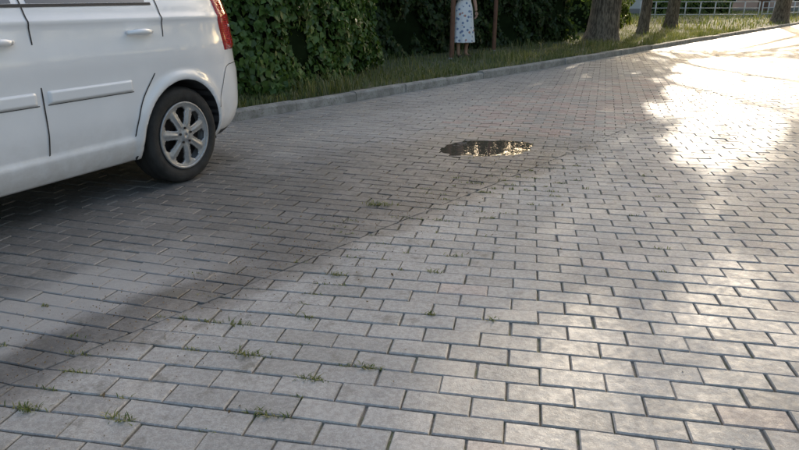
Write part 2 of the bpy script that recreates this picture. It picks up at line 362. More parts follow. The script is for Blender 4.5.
# ------------------------------------------------------------ hedge + bushes
def blob_core(name,pts,parent,mat=M_dark):
    V=[];F=[]
    for (x,y,z,rx,ry,rz) in pts:
        k=len(V);m,n=8,12
        for i in range(m+1):
            for j in range(n):
                a=math.pi*i/m;b=2*math.pi*j/n; q=1+.12*math.sin(3*b+i)+.08*math.sin(5*a+j)
                V.append((x+rx*q*math.sin(a)*math.cos(b),y+ry*q*math.sin(a)*math.sin(b),z+rz*math.cos(a)))
        for i in range(m):
            for j in range(n): F.append((k+i*n+j,k+i*n+(j+1)%n,k+(i+1)*n+(j+1)%n,k+(i+1)*n+j))
    return mesh_obj(name,V,F,mat,True,parent)
def hedge(name,path,h,thick,nleaf,size,mat,amp=.18,z0=.1):
    e=empty(name); P=[np.array(q,float) for q in path]
    Ls=[np.linalg.norm(P[i+1]-P[i]) for i in range(len(P)-1)]; tot=sum(Ls)
    def at(tt):
        d=tt*tot
        for i,L in enumerate(Ls):
            if d<=L or i==len(Ls)-1:
                v=(P[i+1]-P[i])/L; return P[i]+v*min(d,L),v
            d-=L
    V=[];F=[];m=max(10,int(tot/.3)); k=12
    prof=[(0,0),(0,.3),(0,.6),(.03,.85),(.12,.97),(.35,1.0),(.65,1.0),(.88,.97),(.97,.85),(1,.6),(1,.3),(1,0)]
    for i in range(m+1):
        c,v=at(i/m); nrm=np.array([-v[1],v[0]])
        for (o,z) in prof:
            off=.14+o*(thick-.28)+.08*math.sin(i*.9+z*5)*(1 if o<.5 else -1); zz=z0-.1+z*(h-.12)+(.12*math.sin(i*.7+o*3) if z>.8 else 0)
            q=c+nrm*off; V.append((q[0],q[1],zz))
    for i in range(m):
        for j in range(k-1): a=i*k+j; F.append((a,a+k,a+k+1,a+1))
    F.append(tuple(range(k))); F.append(tuple(range(m*k+k-1,m*k-1,-1)))
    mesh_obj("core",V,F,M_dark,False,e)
    tt=rng.random(nleaf); side=rng.random(nleaf); C=np.zeros((nleaf,3)); Nn=np.zeros((nleaf,3)); 
    for i in range(nleaf):
        c,v=at(tt[i]); nrm=np.array([-v[1],v[0]]); d=tt[i]*tot
        z=rng.random()*h; lump=amp*(math.sin(d*3.3+1.3*math.sin(z*4))*.5+math.sin(z*5.1+d*1.7)*.5+.4*math.sin(d*9+z*7))
        dep=rng.exponential(.06)
        if side[i]<.68: q=c+nrm*(0-lump*.6+dep); nv=(-nrm[0],-nrm[1],.45)
        elif side[i]<.85: o=rng.random()*thick; q=c+nrm*o; z=h+lump*.7-dep; nv=(0,0,1)
        elif side[i]<.93:
            c,v=at(float(tt[i]>.5)); o=rng.random()*thick; q=c+np.array([-v[1],v[0]])*o+v*(1 if tt[i]>.5 else -1)*(lump*.6+.05); nv=(v[0]*(1 if tt[i]>.5 else -1),v[1]*(1 if tt[i]>.5 else -1),.3)
        else: q=c+nrm*(thick+lump*.6-dep); nv=(nrm[0],nrm[1],.35)
        C[i]=(q[0],q[1],z0+z); Nn[i]=nv
    lum=.5+.5*np.sin(C[:,0]*4+C[:,2]*5)*np.sin(C[:,1]*3.1+C[:,2]*3)
    rnd=np.clip(.6*rng.random(nleaf)+.45*lum*rng.random(nleaf)+.0,0,1)
    leafcloud("leaves",C,size,mat,nrm=Nn,parent=e,rnd=rnd,aspect=.85)
    return e
hedge("ivy_hedge",[(-5.6,6.75),(-3.4,6.95),(-2.1,7.15),(-1.40,7.75),(-.85,9.1),(-.50,10.2),(-.40,11.0)],2.5,1.3,23000,.10,M_hedge)
hedge("shrub_row",[(-.6,12.3),(.8,13.75),(1.95,15.45),(3.2,16.6),(4.6,18.1)],2.4,2.2,17000,.13,M_bush,.35)
hedge("shrub_row",[(-6,14.5),(-3.5,14.8),(-1.2,15.9)],2.4,2,5000,.14,M_bush,.3)
hedge("shrub_row",[(6.6,23.0),(8.5,26.5),(10.5,31)],1.2,1.6,6000,.15,M_far,.4)

# ------------------------------------------------------------ grass
M_grass=leafmat("grass_blades",[(0,(.065,.09,.03)),(.45,(.12,.15,.055)),(.8,(.185,.20,.085)),(1,(.31,.28,.17))],.3,.5)
def blades(name,XYZ,h,wd,mat,lean=.5,parent=None):
    n=len(XYZ); a=rng.random(n)*2*np.pi; hh=h*rng.uniform(.45,1.3,n)
    d=np.stack([np.cos(a),np.sin(a),np.zeros(n)],1); b=np.stack([-np.sin(a),np.cos(a),np.zeros(n)],1)
    ln=rng.uniform(.1,1,n)*lean; w_=wd*rng.uniform(.6,1.3,n)[:,None]
    up=np.array([0,0,1.]); m=XYZ+d*(hh*ln*.35)[:,None]+up*(hh*.6)[:,None]; tp=XYZ+d*(hh*ln)[:,None]+up*(hh*(1-.35*ln))[:,None]
    V=np.stack([XYZ-b*w_/2,XYZ+b*w_/2,m+b*w_*.4,m-b*w_*.4,tp],1).reshape(-1,3); k=np.arange(n)*5
    F=np.concatenate([np.stack([k,k+1,k+2],1),np.stack([k,k+2,k+3],1),np.stack([k+3,k+2,k+4],1)])
    return np_mesh(name,V,F,mat,np.repeat(rng.random(n),5),parent)
pts=[];tall=[]
for i in range(40000):
    l=3.7+24*rng.random()**1.5; s=SK-.13-rng.exponential(1.3)
    if s<-11: continue
    dens=.5+.5*math.sin(l*2.3+s*3)*math.sin(s*5+l*.7)
    if rng.random()>.25+.75*dens: continue
    q=LS(l,s); (tall if (math.sin(l*1.9)*math.sin(l*.7+s*2)>.45 and rng.random()<.5) else pts).append((q[0],q[1],vz(l,s)-.01))
blades("verge_grass",np.array(pts),.11,.010,M_grass,.8)
blades("verge_grass",np.array(tall),.25,.010,M_grass,.7)
pts=[]
for i in range(9000):
    l=26+60*rng.random(); s=SK-.15-rng.random()*12; q=LS(l,s); pts.append((q[0],q[1],vz(l,s)))
blades("verge_grass",np.array(pts),.20,.035,M_grass,.7)
M_tuft=leafmat("weed_blades",[(0,(.07,.10,.03)),(.5,(.14,.17,.055)),(.8,(.22,.235,.09)),(1,(.30,.26,.14))],.3,.5)
T=[(-.12,3.72,.09,.022,150),(-.86,1.36,.05,.012,80),(-.84,1.57,.05,.012,60),(-.42,1.62,.04,.012,60),(-.30,1.79,.04,.010,60),(-.09,1.93,.04,.010,50),(.12,2.29,.025,.014,40),(.15,2.66,.03,.014,35),(.37,2.28,.03,.012,35),(.76,1.33,.03,.010,35),(-.55,1.93,.07,.013,80),(-.95,1.46,.05,.011,60),(-1.15,1.62,.05,.011,50),(-.7,1.18,.05,.012,60),(-1.9,2.5,.05,.02,35),(.25,2.85,.04,.012,30),(-.62,2.22,.05,.011,40),(-.9,1.22,.06,.014,110),(-.35,2.3,.05,.012,35),(-1.3,1.35,.05,.012,60),(-.28,2.72,.05,.012,40)]
pts=[];al=math.radians(11); r_=np.array([math.cos(al),-math.sin(al)]); c_=np.array([math.sin(al),math.cos(al)])
def snap(x,y):
    u=x*r_[0]+y*r_[1]; v=x*c_[0]+y*c_[1]; v=(round(v/BH-.5)+.5)*BH; return r_*u+c_*v
for (x,y,rad,h,n) in T:
    for i in range(n):
        q=snap(x,y)+r_*rng.normal()*rad*.55+c_*rng.normal()*rad*.20; pts.append((q[0],q[1],-.008,h))
for i in range(130):
    l=rng.uniform(-.1,4.6); s=SB+rng.exponential(.35)*(1 if rng.random()<.7 else -.6); q=snap(*LS(l,s)); h=rng.uniform(.002,.009); wd_=rng.uniform(.006,.03)
    for k in range(16): g=q+r_*rng.normal()*wd_+c_*rng.normal()*.004; pts.append((g[0],g[1],-.008,h))
pts=np.array(pts)
def blades_h(name,P4,mat):
    n=len(P4); a=rng.random(n)*2*np.pi; hh=(P4[:,3]+.010)*rng.uniform(.5,1.3,n); X=P4[:,:3]
    d=np.stack([np.cos(a),np.sin(a),np.zeros(n)],1); b=np.stack([-np.sin(a),np.cos(a),np.zeros(n)],1); up=np.array([0,0,1.]); ln=rng.uniform(.3,1.5,n); w_=.0035
    m=X+d*(hh*ln*.4)[:,None]+up*(hh*.65)[:,None]; tp=X+d*(hh*ln)[:,None]+up*(hh*.85)[:,None]
    V=np.stack([X-b*w_/2,X+b*w_/2,m+b*w_*.5,m-b*w_*.5,tp],1).reshape(-1,3); k=np.arange(n)*5
    F=np.concatenate([np.stack([k,k+1,k+2],1),np.stack([k,k+2,k+3],1),np.stack([k+3,k+2,k+4],1)])
    return np_mesh(name,V,F,mat,np.repeat(rng.random(n),5))
blades_h("joint_weeds",pts,M_tuft)
M_dead=leafmat("dead_leaves",[(0,(.09,.06,.035)),(.5,(.16,.10,.055)),(1,(.26,.18,.09))],.15,.8)
n=150; L=rng.uniform(.2,9,n); S_=SB+rng.normal(size=n)*.9; xy=np.array([LS(a,b) for a,b in zip(L,S_)])
C=np.column_stack([xy,np.full(n,.006)]); nn=np.tile([0,0,1.],(n,1))
leafcloud("fallen_leaves",C,.018,M_dead,nrm=nn)
n=5000; L=rng.uniform(-.5,7,n); S_=SB-.1+rng.normal(size=n)*.25; xy=np.array([LS(a,b) for a,b in zip(L,S_)])
leafcloud("litter_crumbs",np.column_stack([xy,np.full(n,.003)]),.008,M_dead,up=1)

# ------------------------------------------------------------ CAR
def mktab(pts):
    z=np.linspace(.2,1.66,400); v=np.interp(z,[a for a,b in pts],[b for a,b in pts]); k=np.ones(15)/15; v2=np.convolve(np.pad(v,7,mode='edge'),k,'valid'); return lambda q: float(np.interp(q,z,v2))
XR=mktab([(.22,-.70),(.30,-.80),(.42,-.85),(.6,-.855),(.70,-.85),(.74,-.83),(.85,-.81),(1.0,-.785),(1.2,-.73),(1.4,-.63),(1.52,-.52),(1.58,-.38),(1.62,-.1)])
XF=mktab([(.22,3.40),(.3,3.52),(.45,3.58),(.6,3.57),(.72,3.52),(.84,3.40),(.94,3.12),(1.03,2.80),(1.1,2.58),(1.18,2.38),(1.34,2.05),(1.47,1.78),(1.56,1.45),(1.6,1.0),(1.63,.6)])
WW=mktab([(.22,.79),(.28,.835),(.36,.868),(.5,.885),(.75,.892),(.9,.888),(1.08,.872),(1.15,.85),(1.28,.795),(1.42,.735),(1.5,.68),(1.56,.61),(1.6,.48),(1.63,.32)])
NE=6.5
def disp(x,z):
    d=0
    for wx in (0,2.7):
        r=math.hypot(x-wx,z-.32); d+=.022*math.exp(-((r-.392)/.036)**2)
    d-=.014*(1/(1+math.exp((z-.385)/.004)))*(1 if .42<x<2.28 else 0)     # sill step
    d+=.010*math.exp(-((z-1.075)/.018)**2) # shoulder crease
    d-=.010*math.exp(-((z-.86)/.08)**2)   # concave flank
    return d
def S(x,z):
    xc=(XR(z)+XF(z))/2; L=(XF(z)-XR(z))/2; q=min(.9999,abs((x-xc)/L)); return WW(z)*(1-q**NE)**(1/NE)+disp(x,z)
def ringpt(tt,z):
    xc=(XR(z)+XF(z))/2; L=(XF(z)-XR(z))/2; c=math.cos(tt); s=math.sin(tt)
    x=xc+L*math.copysign(abs(c)**(2/NE),c); y=WW(z)*math.copysign(abs(s)**(2/NE),s); y+=math.copysign(disp(x,z)*min(1,abs(y)/WW(z)*1.0)**4,y) if abs(y)>1e-6 else 0
    return x,y
t=NT("white_car_paint"); P=t.new("ShaderNodeTexCoord").outputs["Object"]; c=t.mix(t.ss(t.noise(3,5,vec=P),.35,.7),(.79,.79,.79),(.83,.83,.83)); sx=t.new("ShaderNodeSeparateXYZ"); t.l(P,sx.inputs[0])
dirt=t.math('MULTIPLY',t.ss(sx.outputs[2],.60,.25),t.ss(t.noise(9,6,.7,vec=P),.3,.7)); c=t.mix(t.math('MULTIPLY',dirt,.4),c,(.46,.42,.37)); t.l(c,t.b.inputs["Base Color"]); t.b.inputs["Roughness"].default_value=.30; t.b.inputs["Coat Weight"].default_value=1; t.b.inputs["Coat Roughness"].default_value=.04; M_paint=t.m
M_plas=simple("black_plastic",(.018,.018,.02),.6,var=.2)
M_seam=simple("panel_gap",(.035,.035,.036),.8)
M_rub=simple("tyre_rubber",(.026,.025,.023),.8,var=.35,bump=.2,bscale=60)
M_glass=simple("tinted_glass",(.015,.018,.02),.03,spec=.8,coat=1)
M_alloy=simple("wheel_silver",(.36,.36,.355),.42,metal=.4,var=.18,scale=20)
M_disc=simple("brake_iron",(.035,.03,.028),.6,metal=.5,var=.3)
t=NT("red_lens"); t.b.inputs["Roughness"].default_value=.12; t.b.inputs["Coat Weight"].default_value=1; P=t.new("ShaderNodeTexCoord").outputs["Object"]; wv=t.new("ShaderNodeTexWave"); wv.inputs["Scale"].default_value=22; wv.bands_direction='Z'; t.l(P,wv.inputs[0]); c=t.mix(wv.outputs["Fac"],(.34,.008,.01),(.55,.02,.02)); t.l(c,t.b.inputs["Base Color"]); M_red=t.m
M_clear=simple("clear_lens",(.55,.57,.6),.08,spec=.8,coat=1)
car=empty("parked_car")
lev=list(np.arange(.235,1.50,.0125))+list(np.linspace(1.50,1.628,16))
NR=440; V=[];F=[]
for z in lev:
    dn=[ringpt(tt,z) for tt in np.linspace(0,2*math.pi,1800,endpoint=False)]
    A=np.array(dn+[dn[0]]); seg=np.hypot(*np.diff(A,axis=0).T); cum=np.concatenate([[0],np.cumsum(seg)]); q=np.linspace(0,cum[-1],NR,endpoint=False)
    X=np.interp(q,cum,A[:,0]);Y=np.interp(q,cum,A[:,1])
    V+=[(a,b,z) for a,b in zip(X,Y)]
for i in range(len(lev)-1):
    for j in range(NR): a=i*NR+j;b=i*NR+(j+1)%NR; F.append((a,b,b+NR,a+NR))
F.append(tuple(range(NR-1,-1,-1))); k=(len(lev)-1)*NR; F.append(tuple(range(k,k+NR)))
body=mesh_obj("body_shell",V,F,[M_paint,M_plas],True)
def cyl(name,r,y0,y1,x,z,mat,seg=64):
    V=[];F=[]
    for y in (y0,y1):
        for q in range(seg): a=2*math.pi*q/seg; V.append((x+r*math.cos(a),y,z+r*math.sin(a)))
    for q in range(seg): F.append((q,(q+1)%seg,seg+(q+1)%seg,seg+q))
    F.append(tuple(range(seg-1,-1,-1)));F.append(tuple(range(seg,2*seg)))
    o=mesh_obj(name,V,F,mat); bm=bmesh.new(); bm.from_mesh(o.data); bmesh.ops.recalc_face_normals(bm,faces=bm.faces); bm.to_mesh(o.data); bm.free(); return o
bm=bmesh.new(); bm.from_mesh(body.data); bmesh.ops.recalc_face_normals(bm,faces=bm.faces); bm.to_mesh(body.data); bm.free()
cutters=[]
for wx in (0,2.7):
    for sd in (1,-1):
        c=cyl("cut",.366,.58*sd,1.2*sd,wx,.325,[M_plas],96); cutters.append(c)
        md=body.modifiers.new("b",'BOOLEAN'); md.operation='DIFFERENCE'; md.object=c; md.solver='EXACT'
        try: md.material_mode='TRANSFER'
        except: pass
dg=bpy.context.evaluated_depsgraph_get(); me=bpy.data.meshes.new_from_object(body.evaluated_get(dg)); body.modifiers.clear(); body.data=me
for c in cutters: bpy.data.objects.remove(c)
for pl in me.polygons:
    pl.use_smooth = len(pl.vertices)<9
body.parent=car
def cp(name,V,F,mat,smooth=True): return mesh_obj(name,V,F,mat,smooth,car)
def patch(name,x0,x1,zl,zu,mat,off=.003,nx=40,nz=14,edge=0,sides=(1,-1)):
    V=[];F=[]
    for sd in sides:
        k=len(V)
        for i in range(nx+1):
            x=x0+(x1-x0)*i/nx; a=zl(x);b=zu(x)
            for j in range(nz+1):
                f=j/nz; z=a+(b-a)*f; o=off
                if edge:
                    ed=min(f,1-f)*(b-a); ex=min(i,nx-i)/nx*abs(x1-x0); o=off+edge*min(1,(min(ed,ex)/.012))**.5-.002
                V.append((x,sd*(S(x,z)+o),z))
        for i in range(nx):
            for j in range(nz):
                a=k+i*(nz+1)+j; F.append((a,a+nz+1,a+nz+2,a+1) if sd<0 else (a,a+1,a+nz+2,a+nz+1))
    return cp(name,V,F,mat)
def ribbon(name,pts,wd,mat,off=.0012,sides=(1,-1)):
    P=[np.array(p,float) for p in pts]; Q=[]
    for i in range(len(P)-1):
        p0=P[max(i-1,0)];p1=P[i];p2=P[i+1];p3=P[min(i+2,len(P)-1)]
        for f in np.linspace(0,1,14,endpoint=False): Q.append(.5*((2*p1)+(-p0+p2)*f+(2*p0-5*p1+4*p2-p3)*f*f+(-p0+3*p1-3*p2+p3)*f**3))
    Q.append(P[-1]); V=[];F=[]
    for sd in sides:
        k=len(V)
        for i,q in enumerate(Q):
            d=Q[min(i+1,len(Q)-1)]-Q[max(i-1,0)]; d/=np.linalg.norm(d)+1e-9; n=np.array([-d[1],d[0]])*wd/2
            for s_ in (-1,1): x,z=q+n*s_; V.append((x,sd*(S(x,z)+off),z))
        for i in range(len(Q)-1): a=k+2*i; F.append((a,a+1,a+3,a+2))
    return cp(name,V,F,mat)
belt=lambda x: 1.165+.006*(1-x)
top=lambda x: np.interp(x,[-.55,-.3,0,1.4,1.9,2.25,2.5],[1.34,1.43,1.48,1.495,1.38,1.24,1.18])
patch("rear_quarter_window",-.48,.10,lambda x:1.19+max(0,-.2-x)*.1,top,M_glass,.002)
patch("rear_door_window",.20,.98,belt,top,M_glass,.002)
patch("front_door_window",1.06,2.05,belt,lambda x: max(belt(x)+.01,float(np.interp(x,[1.06,1.45,1.9,2.1],[1.485,1.47,1.30,1.18]))),M_glass,.002)
patch("window_seal",.16,2.1,lambda x:belt(x)-.018,lambda x:belt(x)-.003,M_plas,.004,nz=3)
for x0,x1 in ((.42,.985),(1.045,1.98)):
    patch("rub_strip",x0,x1,lambda x:.665,lambda x:.735,M_paint,.0,nx=60,nz=16,edge=.016)
    patch("rub_strip_underline",x0-.006,x1+.006,lambda x:.660,lambda x:.6645,M_seam,.0022,nz=2)  # thin dark line along the strip's lower edge
ribbon("door_gap_centre",[(1.03,1.5),(1.015,1.13),(1.015,.95),(1.015,.8),(1.015,.65),(1.015,.5),(1.03,.30)],.008,M_seam,.0035)
ribbon("door_gap_rear",[(.15,1.46),(.12,1.2),(.115,1.05),(.135,.92),(.215,.78),(.345,.62),(.41,.48),(.44,.38),(.46,.30)],.008,M_seam,.0035)
ribbon("door_gap_front",[(2.22,1.12),(2.16,.85),(2.14,.6),(2.10,.30)],.008,M_seam,.0035)
ribbon("sill_gap",[(.46,.30),(1.0,.297),(1.6,.297),(2.10,.30)],.006,M_seam,.0022)
ribbon("bumper_gap",[(-.360,.46),(-.43,.60),(-.50,.725),(-.62,.745),(-.76,.745)],.006,M_seam,.0022)
ribbon("front_bumper_gap",[(3.05,.45),(3.12,.6),(3.25,.68)],.007,M_seam,.0022)
patch("sill_underside",.40,2.30,lambda x:.232,lambda x:.262,M_plas,.002,nz=3)
M_rec_shade=simple("recess_shade",(.60,.61,.62),.4)  # greyer body colour on a flush disc: recess shade painted in
def handle(x0,x1,z,sd):
    V=[];F=[]
    n=24; V.append(((x0+x1)/2,sd*(S((x0+x1)/2,z)+.0012),z))
    for i in range(n): a=2*math.pi*i/n; x=(x0+x1)/2+.070*math.cos(a); zz=z-.008+.028*math.sin(a); V.append((x,sd*(S(x,zz)+.0012),zz))
    for i in range(n): F.append((0,1+i,1+(i+1)%n))
    cp("handle_recess_shade",V,F,M_rec_shade)
    pts=[];rad=[]
    for i in range(17):
        f=i/16; x=x0+(x1-x0)*f; o=.004+.036*math.sin(math.pi*f)**.4; pts.append((x,sd*(S(x,z)+o),z+.004*math.sin(math.pi*f))); rad.append(.012+.006*math.sin(math.pi*f))
    V,F=tube(pts,rad,12); cp("door_handle",V,F,M_paint)
for sd in (1,-1):
    handle(.22,.40,1.0,sd); handle(1.12,1.30,.985,sd)
def wrap(name,xs,ye,z0,z1,mat,off=.006,nt=40,nz=24,rear=True):
    V=[];F=[]
    for sd in (1,-1):
        k=len(V)
        for j in range(nz+1):
            z=z0+(z1-z0)*j/nz; xc=(XR(z)+XF(z))/2; L=(XF(z)-XR(z))/2
            xx=xs(z) if callable(xs) else xs; yy=ye(z) if callable(ye) else ye
            if rear: ta=math.acos(-min(1,abs((xx-xc)/L))**(NE/2)); tb=math.pi-math.asin(min(1,yy/WW(z))**(NE/2))
            else: ta=math.acos(min(1,abs((xx-xc)/L))**(NE/2)); tb=math.asin(min(1,yy/WW(z))**(NE/2))
            for i in range(nt+1):
                f=i/nt; tt=ta+(tb-ta)*f; x,y=ringpt(tt,z); x2,y2=ringpt(tt+1e-3,z); dx,dy=x2-x,y2-y; m=math.hypot(dx,dy) or 1
                e=min(min(j,nz-j)/nz*(z1-z0),min(f,1-f)*.5)/.02; o=off*min(1,e)**.5+.001
                V.append((x+dy/m*o,sd*(y-dx/m*o),z))
        for j in range(nz):
            for i in range(nt): a=k+j*(nt+1)+i; F.append((a,a+1,a+nt+2,a+nt+1))
    return cp(name,V,F,mat)
wrap("tail_lamp",lambda z:-.48+.16*max(0,z-.9)-.25*max(0,.9-z),.60,.845,1.40,M_red,.012)
wrap("tail_lamp_reverse",lambda z:-.585,.62,.985,1.03,M_clear,.015,nz=6)
wrap("head_lamp",3.02,.48,.68,.86,M_clear,.006,rear=False)
wrap("front_bumper_trim",3.2,.05,.40,.45,M_plas,.008,nz=6,rear=False)
wrap("lower_bumper",-.45,.03,.236,.275,M_plas,.003,nz=4)
def endpatch(name,y0,y1,z0,z1,mat,rear,off=.004,nz=12):
    V=[];F=[];ny=24
    for j in range(nz+1):
        z=z0+(z1-z0)*j/nz; xc=(XR(z)+XF(z))/2; L=(XF(z)-XR(z))/2
        for i in range(ny+1):
            y=y0+(y1-y0)*i/ny; y=y*min(1,WW(z)*.93/max(abs(y0),.01)); q=(1-min(1,abs(y)/WW(z))**NE)**(1/NE)
            V.append(((xc-L*q-off) if rear else (xc+L*q+off),y,z+(0 if rear else off)))
    for j in range(nz):
        for i in range(ny): a=j*(ny+1)+i; F.append((a,a+1,a+ny+2,a+ny+1))
    return cp(name,V,F,mat)
M_plate=simple("plate",(.7,.7,.68),.4)
endpatch("rear_window",-.64,.64,1.12,1.48,M_glass,True)
endpatch("number_plate",-.26,.26,.64,.75,M_plate,True,.012)
endpatch("windscreen",-.74,.74,1.14,1.52,M_glass,False,.006,20)
endpatch("grille",-.42,.42,.58,.72,M_plas,False,.006)
endpatch("front_number_plate",-.26,.26,.44,.54,M_plate,False,.014)
endpatch("lower_intake",-.5,.5,.29,.38,M_plas,False,.006)
for sd in (1,-1):
    V=[];F=[];m,n=8,14
    for i in range(m+1):
        for j in range(n):
            a=math.pi*i/m;b=2*math.pi*j/n; V.append((2.05+.07*math.sin(a)*math.cos(b),sd*(.99+.10*math.cos(a)),1.20+.075*math.sin(a)*math.sin(b)))
    for i in range(m):
        for j in range(n): F.append((i*n+j,i*n+(j+1)%n,(i+1)*n+(j+1)%n,(i+1)*n+j))
    cp("door_mirror",V,F,M_paint)
    V,F=tube([(2.05,sd*.82,1.15),(2.05,sd*.92,1.17)],[.02,.025],8); cp("mirror_arm",V,F,M_plas)
    V,F=tube([(x,sd*(.60 if 0<i<8 else .585),1.60+(.035 if 0<i<8 else .0)) for i,x in enumerate(np.linspace(-.2,1.35,9))],[.012]*9,8); cp("roof_rail",V,F,M_plas)
def wheel(x,sd):
    R=.322; yo=.862
    prof=[(.215,-.195),(.235,-.205),(.285,-.212),(.308,-.200),(.320,-.175),(R,-.14),(R,-.06),(.319,-.03),(.306,-.008),(.285,.002),(.255,.0),(.235,-.006),(.222,-.016),(.214,-.03)]
    seg=96; V=[];F=[];n=len(prof)
    for q in range(seg):
        a=2*math.pi*q/seg
        for (r,y) in prof: V.append((x+r*math.cos(a),sd*(yo+y),.32+r*math.sin(a)))
    for q in range(seg):
        for i in range(n-1): a=q*n+i;b=((q+1)%seg)*n+i; F.append((a,b,b+1,a+1))
    cp("tyre",V,F,M_rub)
    for yy in (-.055,-.10,-.145):
        V=[];F=[]
        for q in range(seg):
            a=2*math.pi*q/seg
            for d in (-.004,.004): V.append((x+(R+.0006)*math.cos(a),sd*(yo+yy+d),.32+(R+.0006)*math.sin(a)))
        for q in range(seg): F.append((2*q,2*q+1,2*((q+1)%seg)+1,2*((q+1)%seg)))
        cp("tread_groove",V,F,M_seam)
    prof=[(.222,-.012),(.226,-.004),(.222,.002),(.212,.001),(.205,-.010),(.200,-.05),(.195,-.18)]
    V=[];F=[];n=len(prof)
    for q in range(seg):
        a=2*math.pi*q/seg
        for (r,y) in prof: V.append((x+r*math.cos(a),sd*(yo+y),.32+r*math.sin(a)))
    for q in range(seg):
        for i in range(n-1): a=q*n+i;b=((q+1)%seg)*n+i; F.append((a,b,b+1,a+1))
    cp("rim",V,F,M_alloy)
    ns=7; per=24; na=ns*per; rr=[.0,.028,.035,.05,.066,.076,.086,.10,.12,.14,.158,.172,.182,.190,.202,.214]
    dome=[.004,.004,-.002,-.003,-.004,-.006,-.006,-.006,-.007,-.009,-.011,-.012,-.012,-.011,-.007,-.003]
    V=[];F=[]
    for i,r in enumerate(rr):
        for q in range(na):
            a=2*math.pi*q/na+.15; ph=((q%per)/per-.5)*2
            V.append((x+r*math.cos(a),sd*(yo+dome[i]+(.008*max(0,1-abs(abs(ph)-1)*3) if 4<i<13 else 0)),.32+r*math.sin(a)))
    for i in range(len(rr)-1):
        for q in range(na):
            ph=((q%per)+.5)/per
            hw={5:.09,6:.17,7:.21,8:.25,9:.27,10:.28,11:.24,12:.15}.get(i,0)
            if abs(ph-.5)<hw: continue
            a=i*na+q;b=i*na+(q+1)%na; F.append((a,b,b+na,a+na) if i else (a,b+na,a+na))
    o=cp("wheel_cover",V,F,M_alloy); md=o.modifiers.new("s",'SOLIDIFY'); md.thickness=.014; md.offset=-1 if sd>0 else 1
    c=cyl("brake_disc",.20,sd*(yo-.075),sd*(yo-.085),x,.32,[M_disc]); c.parent=car
    c=cyl("hub",.05,sd*(yo-.02),sd*(yo-.17),x,.32,[M_disc]); c.parent=car
    for q in range(5):
        a=2*math.pi*q/5+.3; c=cyl("wheel_bolt",.008,sd*(yo-.004),sd*(yo+.006),x+.05*math.cos(a),.32+.05*math.sin(a),[M_disc],8); c.parent=car
for wx in (0,2.7):
    for sd in (1,-1): wheel(wx,sd)
c=cyl("rear_axle",.04,-.7,.7,0,.32,[M_plas]); c.parent=car
V=[(-.6,-.6,.17),(3.2,-.6,.17),(3.2,.6,.17),(-.6,.6,.17),(-.6,-.6,.24),(3.2,-.6,.24),(3.2,.6,.24),(-.6,.6,.24)]
cp("underbody",V,[(0,3,2,1),(0,1,5,4),(1,2,6,5),(2,3,7,6),(3,0,4,7)],M_plas,False)
HA=math.radians(25)
fwd=(-math.sin(HA),-math.cos(HA)); car.rotation_euler=(0,0,math.atan2(fwd[1],fwd[0])); car.location=(-2.22,4.63,.0)

# ------------------------------------------------------------ woman
M_skin=simple("skin",(.42,.24,.16),.5,var=.08); M_hair=simple("hair",(.05,.03,.02),.5,var=.3,scale=60)
t=NT("printed_dress"); P=t.new("ShaderNodeTexCoord").outputs["Object"]; v=t.new("ShaderNodeTexVoronoi"); v.inputs["Scale"].default_value=13; t.l(P,v.inputs[0]); c=t.mix(t.ss(v.outputs["Distance"],.36,.24),(.80,.79,.78),(.20,.25,.38)); v2=t.new("ShaderNodeTexVoronoi"); v2.inputs["Scale"].default_value=8; t.l(P,v2.inputs[0]); c=t.mix(t.ss(v2.outputs["Distance"],.22,.14),c,(.5,.25,.2)); t.l(c,t.b.inputs["Base Color"]); t.b.inputs["Roughness"].default_value=.85; M_dress=t.m
wm=empty("woman")
def skin(name,verts,edges,rad,mat,root=0,sub=2):
    me=bpy.data.meshes.new(name); me.from_pydata(verts,edges,[]); me.materials.append(mat); o=link(bpy.data.objects.new(name,me)); o.parent=wm
    md=o.modifiers.new("k",'SKIN'); md.use_smooth_shade=True
    for i,v in enumerate(me.skin_vertices[0].data): r=rad[i]; v.radius=(r,r) if not isinstance(r,tuple) else r; v.use_root=(i==root)
    s=o.modifiers.new("s",'SUBSURF'); s.levels=sub; s.render_levels=sub; return o
Vv=[(0,0,.93),(0,0,1.08),(0,.0,1.25),(0,.01,1.36),(0,.0,1.44),(0,-.01,1.50)]; R_=[(.15,.11),(.115,.09),(.13,.10),(.10,.07),(.048,.048),(.046,.046)]; E=[(0,1),(1,2),(2,3),(3,4),(4,5)]
def chain(start,pts,rads):
    p=start
    for q,r in zip(pts,rads): Vv.append(q); R_.append(r); E.append((p,len(Vv)-1)); p=len(Vv)-1
    return p
for sx_,yk in ((1,.05),(-1,-.02)):
    chain(0,[(sx_*.09,0,.85),(sx_*.095,-.01+yk*-.3,.68),(sx_*.09,-.01-yk,.48),(sx_*.09,.02-yk*.6,.34),(sx_*.085,.02,.16),(sx_*.085,.02,.07),(sx_*.09,-.06,.035),(sx_*.095,-.14,.02)],[.085,.075,.055,.052,.036,.032,.034,.022])
ha=chain(3,[(.16,.0,1.36),(.20,.01,1.22),(.225,.0,1.08),(.225,-.05,.97),(.222,-.09,.86)],[.05,.042,.036,.032,.023])
hb=chain(3,[(-.16,.0,1.36),(-.215,.02,1.22),(-.235,.02,1.08),(-.17,-.10,1.10),(-.08,-.17,1.14)],[.05,.042,.037,.031,.022])
skin("body",Vv,E,R_,M_skin)
